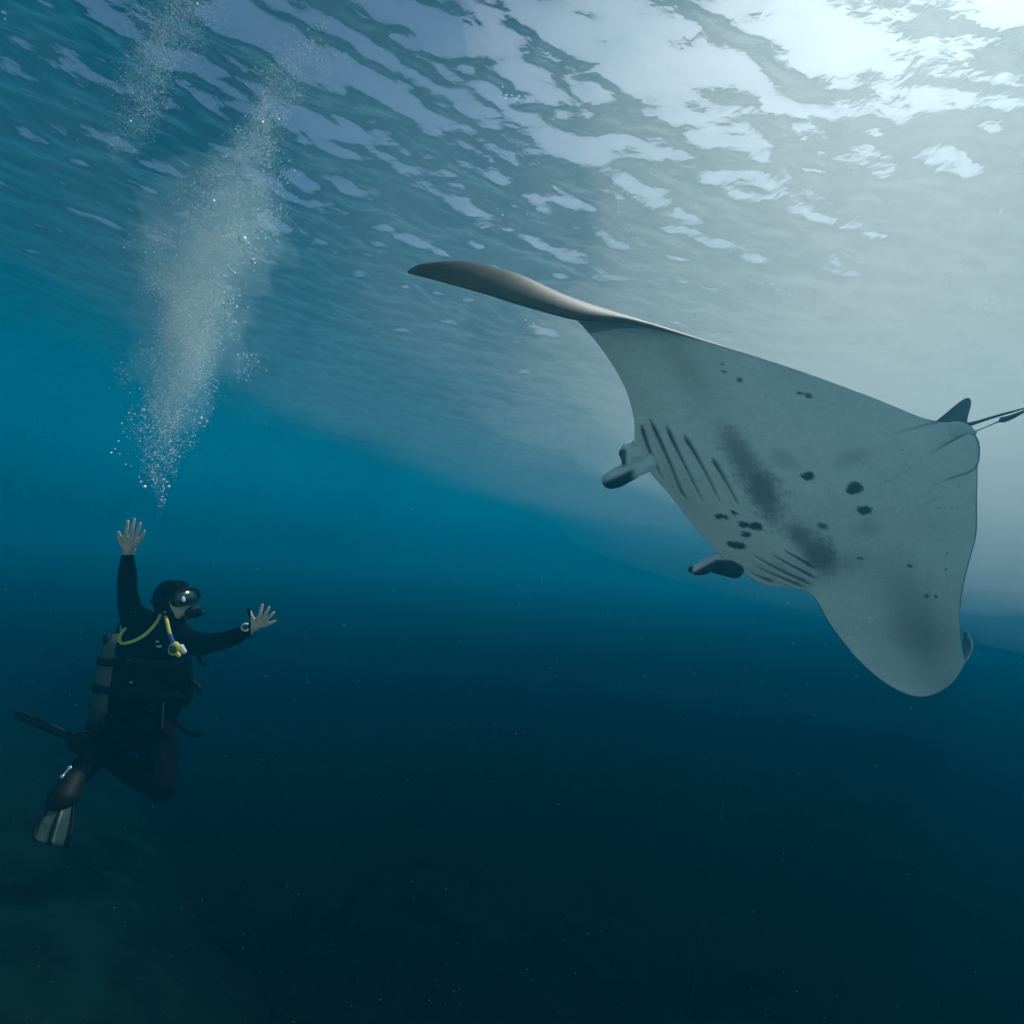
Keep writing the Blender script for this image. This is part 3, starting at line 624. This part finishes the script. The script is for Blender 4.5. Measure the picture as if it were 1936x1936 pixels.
# ------------------------------------------------------------------ the manta's cephalic fins (thick curled paddles beside the mouth)
def paddle(parts, shade, label):
    o = fused('cephalic_fin', [capsule(W3(*a), W3(*b), ra, rb) for a, b, ra, rb in parts], 0.011, MANTA, 5)
    c3 = np.empty(len(o.data.vertices) * 3, np.float32); o.data.vertices.foreach_get('co', c3); c3 = c3.reshape(-1, 3).astype(float)
    x, y, _ = project(c3); w = shade(x, y)[:, None]
    skin_attr(o, np.concatenate([0.80 * (1 - w) + 0.03 * w] * 3 + [np.ones((len(w), 1))], 1)); attach(o, manta); o['label'] = label  # rim highlight and dark underside put into the vertex colour
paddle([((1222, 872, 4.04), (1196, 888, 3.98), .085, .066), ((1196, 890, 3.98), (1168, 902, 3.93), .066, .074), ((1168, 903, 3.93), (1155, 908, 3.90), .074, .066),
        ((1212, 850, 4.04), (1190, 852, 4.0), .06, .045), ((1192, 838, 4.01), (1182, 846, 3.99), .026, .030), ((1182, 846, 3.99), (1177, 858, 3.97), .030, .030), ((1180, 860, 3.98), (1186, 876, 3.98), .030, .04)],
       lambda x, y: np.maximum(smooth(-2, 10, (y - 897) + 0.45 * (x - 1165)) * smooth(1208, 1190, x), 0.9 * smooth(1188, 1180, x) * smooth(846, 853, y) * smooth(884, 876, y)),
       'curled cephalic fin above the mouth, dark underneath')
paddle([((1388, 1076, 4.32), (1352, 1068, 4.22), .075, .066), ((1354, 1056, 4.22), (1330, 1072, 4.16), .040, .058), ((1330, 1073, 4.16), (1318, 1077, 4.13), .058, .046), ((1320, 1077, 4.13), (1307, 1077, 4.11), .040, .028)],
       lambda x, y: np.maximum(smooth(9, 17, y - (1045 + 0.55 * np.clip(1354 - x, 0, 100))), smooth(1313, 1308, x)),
       'curled cephalic fin below the mouth, highlight painted along its upper rim')
# swim fins
def fin(foot_a, foot_b, left, right, label, nblade=16):
    root_v, root_f = capsule(foot_a, foot_b, .052, .062, 16, 5)
    fo = fused('swim_fin', [(root_v, root_f), capsule(foot_b, (left[0] + right[0]) / 2 * .6 + foot_b * .4, .055, .045)], .01, rubber, 2); attach(fo, diver); fo['label'] = label
    n = len(left); nx = 17
    L_ = catmull(left, nblade); R_ = catmull(right, nblade)
    t = np.linspace(0, 1, nx)
    P = L_[:, None] + (R_ - L_)[:, None] * t[None, :, None]
    # scalloped tip
    ext = (L_[-1] + R_[-1]) / 2 - (L_[-2] + R_[-2]) / 2
    P[-1] += ext[None] * (0.5 * np.sin(math.pi * t) + 0.25 * np.sin(3 * math.pi * t))[:, None]
    gu_ = np.gradient(P, axis=0); gv_ = np.gradient(P, axis=1); nn = np.cross(gu_, gv_); nn /= np.linalg.norm(nn, axis=-1, keepdims=True)
    if np.sum(nn[nblade // 2, nx // 2] * vaxis) < 0: nn = -nn
    rib = 0.006 + 0.010 * (np.exp(-((t - .5) / .05) ** 2) + np.exp(-(t / .06) ** 2) + np.exp(-((t - 1) / .06) ** 2))
    top = P + nn * rib[None, :, None]; bot = P - nn * 0.004
    m_ = nblade * nx; v = np.concatenate([top.reshape(-1, 3), bot.reshape(-1, 3)])
    ii = np.arange(m_).reshape(nblade, nx); rim_ = np.concatenate([ii[:-1, 0], ii[-1, :-1], ii[1:, -1][::-1], ii[0, 1:][::-1]]); r2 = np.roll(rim_, -1)
    ff = np.concatenate([grid_faces(nblade, nx), grid_faces(nblade, nx)[:, ::-1] + m_, np.stack([rim_, r2, r2 + m_, rim_ + m_], 1)[:, ::-1]])
    b = mesh_obj('blade', v, ff, None, smooth=False); b.data.materials.append(grey_fin); b.data.materials.append(rubber)
    mi = np.zeros(len(b.data.polygons), np.int32)
    fcol = np.tile(np.arange(nx - 1), nblade - 1); dk = (fcol < 2) | (fcol > nx - 4) | (np.abs(fcol - (nx - 2) / 2) < 1.1)
    mi[:len(fcol)] = dk; mi[2 * len(fcol):] = 1; b.data.polygons.foreach_set('material_index', mi); attach(b, fo)
    return fo
f1 = fin(dp(136, 1478, -.60), dp(118, 1512, -.68), np.array([dp(100, 1512, -.70), dp(78, 1545, -.76), dp(64, 1572, -.80), dp(62, 1588, -.83)]), np.array([dp(140, 1520, -.68), dp(140, 1550, -.74), dp(136, 1580, -.80), dp(128, 1604, -.84)]), 'swim fin pointing down towards the camera')
v, f = merge([capsule(dp(131, 1452, -.68), dp(118, 1468, -.70), .006, .006, 8, 3), ellipsoid(dp(131, 1452, -.685), (camright, camup, vaxis), (.012, .010, .008), 10, 8), ellipsoid(dp(118, 1468, -.705), (camright, camup, vaxis), (.010, .010, .008), 10, 8)])
o = mesh_obj('fin_buckle', v, f, steel); attach(o, f1)
f2 = fin(dp(184, 1416, -.05), dp(152, 1401, -.02), np.array([dp(134, 1386, -.11), dp(100, 1371, -.13), dp(62, 1354, -.14), dp(30, 1343, -.14)]), np.array([dp(138, 1400, .09), dp(104, 1384, .11), dp(66, 1368, .12), dp(34, 1356, .12)]), 'swim fin stretched out level behind the folded leg')
v, f = merge([ellipsoid(dp(178, 1402, -.09), (camright, camup, vaxis), (.007, .007, .006), 10, 8)]); o = mesh_obj('fin_buckle', v, f, steel); attach(o, f2)

# ------------------------------------------------------------------ bubbles
rb = np.random.default_rng(21)
m, N, L = mat_new('air_bubble'); out = N.new('ShaderNodeOutputMaterial')
gls = N.new('ShaderNodeBsdfGlossy'); gls.inputs['Roughness'].default_value = 0.24; gls.inputs['Color'].default_value = (0.76, 0.94, 1.0, 1)
df = N.new('ShaderNodeBsdfDiffuse'); df.inputs['Color'].default_value = (0.72, 0.92, 1.0, 1)
tl = N.new('ShaderNodeBsdfTranslucent'); tl.inputs['Color'].default_value = (0.85, 0.97, 1.0, 1); tp = N.new('ShaderNodeBsdfTransparent')
m1 = N.new('ShaderNodeMixShader'); m1.inputs[0].default_value = 0.55; m2 = N.new('ShaderNodeMixShader'); m2.inputs[0].default_value = 0.72; m4 = N.new('ShaderNodeMixShader'); m4.inputs[0].default_value = 0.45
L.new(gls.outputs[0], m1.inputs[1]); L.new(df.outputs[0], m1.inputs[2]); L.new(m1.outputs[0], m2.inputs[1]); L.new(tl.outputs[0], m2.inputs[2])
L.new(m2.outputs[0], m4.inputs[1]); L.new(tp.outputs[0], m4.inputs[2]); L.new(m4.outputs[0], out.inputs['Surface']); BUB = m
big, N, L = mat_new('large_air_bubble'); out = N.new('ShaderNodeOutputMaterial'); g_ = N.new('ShaderNodeBsdfGlossy'); g_.inputs['Roughness'].default_value = 0.16; g_.inputs['Color'].default_value = (0.92, 0.98, 1, 1)
f_ = N.new('ShaderNodeBsdfDiffuse'); f_.inputs['Color'].default_value = (0.92, 0.97, 1.0, 1); m3 = N.new('ShaderNodeMixShader'); m3.inputs[0].default_value = 0.4
L.new(g_.outputs[0], m3.inputs[1]); L.new(f_.outputs[0], m3.inputs[2]); L.new(m3.outputs[0], out.inputs['Surface'])
ico = bmesh.new(); bmesh.ops.create_icosphere(ico, subdivisions=1, radius=1.0); ico.verts.ensure_lookup_table()
IV = np.array([v_.co[:] for v_ in ico.verts]); IF = np.array([[v_.index for v_ in f_.verts] for f_ in ico.faces]); ico.free()
OV = np.array([(1, 0, 0), (-1, 0, 0), (0, 1, 0), (0, -1, 0), (0, 0, 1), (0, 0, -1)], float); OF = np.array([(0, 2, 4), (2, 1, 4), (1, 3, 4), (3, 0, 4), (2, 0, 5), (1, 2, 5), (3, 1, 5), (0, 3, 5)])
def swarm(name, pts, rad, mat, base=None, stretch=None):
    bv, bf = base or (OV, OF)
    s = rad[:, None, None] * bv[None]
    if stretch is not None: s = s * stretch[:, None, :]
    v = (pts[:, None] + s).reshape(-1, 3); f = (bf[None] + (np.arange(len(pts)) * len(bv))[:, None, None]).reshape(-1, bf.shape[1])
    return mesh_obj(name, v, f, mat)
# the plume: path (px, py), half width, density along the way
PL = np.array([(305, 955, 4, .03), (300, 915, 14, .08), (302, 880, 26, .25), (316, 830, 44, .6), (328, 780, 54, 1.1), (338, 720, 56, 2.0), (356, 660, 62, 3.0), (368, 600, 66, 3.2), (380, 540, 74, 2.8),
               (402, 470, 96, 2.6), (428, 410, 98, 2.8), (448, 360, 90, 2.6), (478, 300, 60, 2.0), (497, 240, 40, 1.3), (525, 180, 44, 1.0), (560, 120, 46, .8), (590, 70, 40, .5)], float)
def plume(path, n, d0, sp, seed):
    r = np.random.default_rng(seed); t = np.linspace(0, len(path) - 1, 400); pp = catmull(path, 400)
    w = np.clip(pp[:, 3], .02, None); cdf = np.cumsum(w) / w.sum()
    k = np.searchsorted(cdf, r.random(n)); q = pp[np.minimum(k, 399)]
    # clumps: every bubble hangs near one of a few hundred puffs
    puffs = r.normal(0, .6, (260, 2)); pi = (k * 260 // 400 + r.integers(-6, 7, n)) % 260
    off = puffs[pi] + r.normal(0, .26, (n, 2))
    x = q[:, 0] + off[:, 0] * q[:, 2]; y = q[:, 1] + r.normal(0, 10, n); d = d0 + off[:, 1] * q[:, 2] / F * d0 * 1.2 + (955 - q[:, 1]) * sp
    return W3(x, y, d)
n = 56000; pts = plume(PL, n, D0 - .1, 0.0004, 11); rad = 0.0013 + 0.0021 * rb.random(n) ** 3 + 0.0038 * (rb.random(n) < .035)
tag(swarm('bubble_plume', pts, rad, BUB), "dense column of fine bubbles rising from the diver's regulator", kind='stuff')
PL2 = np.array([(225, 300, 30, .3), (250, 230, 44, .8), (272, 160, 52, 1.2), (300, 90, 54, 1.6), (330, 30, 60, 1.6), (350, -40, 60, 1.4)], float)
n = 14000; pts = plume(PL2, n, 4.6, 0.0, 12); rad = 0.0017 + 0.0022 * rb.random(n) ** 2 + 0.003 * (rb.random(n) < .03)
tag(swarm('bubble_plume', pts, rad, BUB), 'pale cloud of older bubbles nearing the surface at the upper left', kind='stuff')
# the finest bubbles read as mist: a lumpy body of white water inside each plume
def mist(name, path, d0, sp, dens, label, widen=1.05, seed=0.0):
    pp = catmull(path, 90); P = W3(pp[:, 0], pp[:, 1], d0 + (955 - pp[:, 1]) * sp); R = pp[:, 2] / F * d0 * widen; t_ = np.linspace(0, 1, 90); R = R * (0.04 + 0.96 * smooth(0, .22, t_) * smooth(1.0, .55, t_))
    v, f = tube(P, R, 28, flat=vaxis); v = np.array(v); c = np.repeat(P, 28, 0)
    k = np.array([mnoise.fractal(Vector((p_ * 5.5 + seed).tolist()), 1.0, 2.0, 4) for p_ in v]); v = c + (v - c) * (1 + 0.55 * np.clip(k, -1, 1))[:, None]
    o = mesh_obj(name, v, f, water(name, [(dens, (0.68, 0.92, 1.0), (1, 1, 1), 0.2)]))
    bmm = bmesh.new(); bmm.from_mesh(o.data); bmesh.ops.recalc_face_normals(bmm, faces=bmm.faces); bmm.to_mesh(o.data); bmm.free(); tag(o, label, kind='stuff')
mist('bubble_mist', PL[2:-1], D0 - .1, 0.0004, 0.5, "outer milky mist of the finest bubbles around the diver's column", 1.3)
mist('bubble_mist', PL[3:-4], D0 - .1, 0.0004, 0.7, "inner milky mist of the finest bubbles in the heart of the diver's column", 0.75, 3.7)
# glitter of bubbles churned in by the waves on the sunny side
n = 2600; clus = np.stack([rb.uniform(960, 1930, 120), rb.uniform(20, 640, 120) ** 1.0, rb.uniform(4.4, 7.5, 120)], 1)
ci = rb.integers(0, 120, n); px_ = clus[ci, 0] + rb.normal(0, 22, n); py_ = clus[ci, 1] + rb.normal(0, 13, n); d_ = clus[ci, 2] + rb.normal(0, .25, n)
pts = W3(px_, py_, d_); ok = pts[:, 2] < -0.45; pts = pts[ok]; rad = (0.002 + 0.006 * rb.random(len(pts)) ** 3)
tag(swarm('churned_bubbles', pts, rad, BUB, (IV, IF), np.stack([rb.uniform(.7, 2.2, len(pts)), rb.uniform(.7, 1.4, len(pts)), rb.uniform(.6, 1.1, len(pts))], 1)), 'scattered white bubbles churned in under the sunlit waves', kind='stuff')
# the large bubbles one can pick out
pro = None
def bubble(px, py, d, r, label, sq=(1, 1, 1)):
    global pro
    if pro is None:
        bmm = bmesh.new(); bmesh.ops.create_icosphere(bmm, subdivisions=2, radius=1.0)
        for v_ in bmm.verts: v_.co *= 1 + 0.10 * mnoise.noise(v_.co * 1.7)
        for f_ in bmm.faces: f_.smooth = True
        pro = bpy.data.meshes.new('bubble'); bmm.to_mesh(pro); bmm.free(); pro.materials.append(big)
    o = bpy.data.objects.new('bubble', pro); o.location = W3(px, py, d).tolist(); o.scale = (r * sq[0], r * sq[1], r * sq[2] * .8); o.rotation_euler = (px * .1, py * .1, 0); C.objects.link(o)
    tag(o, label, 'bubble', 'large bubbles rising above the diver')
ORD = ['', 'second ', 'third ', 'fourth ', 'fifth ', 'sixth ', 'seventh ', 'eighth ', 'ninth ', 'tenth ', 'eleventh ', 'twelfth ', 'thirteenth ', 'fourteenth ']
def cluster(items, d, unit, where, word='lowest', key=lambda t: -t[1]):
    for k, (x, y, r) in enumerate(sorted(items, key=key)): bubble(x, y, d, r * unit, f'{ORD[k]}{word} of the {where}')
cluster([(293, 856, 4), (297, 880, 4), (309, 907, 4.5), (319, 920, 4.5), (273, 920, 4.5), (266, 911, 3), (306, 946, 3), (312, 945, 3), (301, 957, 2.5), (311, 951, 2), (321, 800, 4.5), (322, 834, 3.5), (344, 786, 4), (333, 780, 3)], 3.05, .0021, 'loose bubbles at the foot of the column')
cluster([(210, 856, 3), (217, 849, 2.5), (226, 858, 3), (237, 878, 3), (224, 834, 2.5), (248, 881, 2)], 3.1, .0021, 'stray bubbles left of the foot of the column', 'leftmost', lambda t: t[0])
bubble(270, 775, 3.0, .012, 'single bright bubble at the left edge of the column, below its wide part')
cluster([(391, 797, 4), (380, 790, 3.5), (377, 800, 3.5), (371, 778, 3), (386, 806, 3), (367, 793, 2.5)], 3.05, .0021, 'small cluster on the right flank of the lower column', 'rightmost', lambda t: -t[0])
cluster([(431, 595, 4.5), (435, 575, 4), (444, 610, 5), (447, 580, 3.5), (421, 574, 4), (452, 560, 3.5)], 3.15, .0022, 'bubbles along the right edge where the column is brightest')
bubble(458, 453, 3.15, .025, 'big glaring bubble right of the middle of the column', (1.1, 1, 1.2)); bubble(468, 461, 3.15, .014, 'smaller bubble touching the big glaring one in the column')
bubble(402, 381, 3.2, .018, 'bright bubble crowning the left shoulder of the column')
cluster([(477, 492, 6), (481, 498, 4), (430, 503, 4), (437, 512, 4), (443, 515, 3)], 3.15, .0022, 'bubbles just below the big glaring bubble', 'rightmost', lambda t: -t[0])
cluster([(487, 228, 7), (495, 231, 6), (474, 293, 6), (480, 292, 4), (525, 225, 5), (520, 212, 3.5)], 3.3, .0023, 'bright bubbles in the narrow upper column', 'leftmost', lambda t: t[0])
clump = []
for k in range(11):
    a_ = k * 2.4; rr = 3.0 + 1.6 * k ** .9 * .75; clump.append((605 + rr * math.cos(a_), 50 + rr * .8 * math.sin(a_), 5.5 - .25 * k))
cluster(clump, 3.5, .0024, 'round clump of bubbles at the very top of the column', 'leftmost', lambda t: t[0])
cluster([(240, 106, 4), (296, 99, 4), (246, 229, 4), (386, 82, 3.5), (7, 25, 6), (9, 36, 4), (372, 8, 6)], 4.4, .003, 'lone bubbles around the pale cloud at the upper left', 'leftmost', lambda t: t[0])
# backscatter: suspended specks
n = 3600; pd = rb.uniform(0.9, 6.0, n); pts = W3(rb.uniform(-50, 1990, n), rb.uniform(-50, 1990, n), pd); rad = pd * (0.00020 + 0.00050 * rb.random(n) ** 3)
speck = plain('plankton', (0.62, 0.64, 0.58), 0.8, 0.2, transl=0.5)
tag(swarm('drifting_specks', pts, rad, speck, None, np.stack([rb.uniform(.8, 3.2, n), rb.uniform(.8, 1.5, n), rb.uniform(.6, 1.2, n)], 1)), 'tiny pale specks of plankton drifting through the water', kind='stuff')
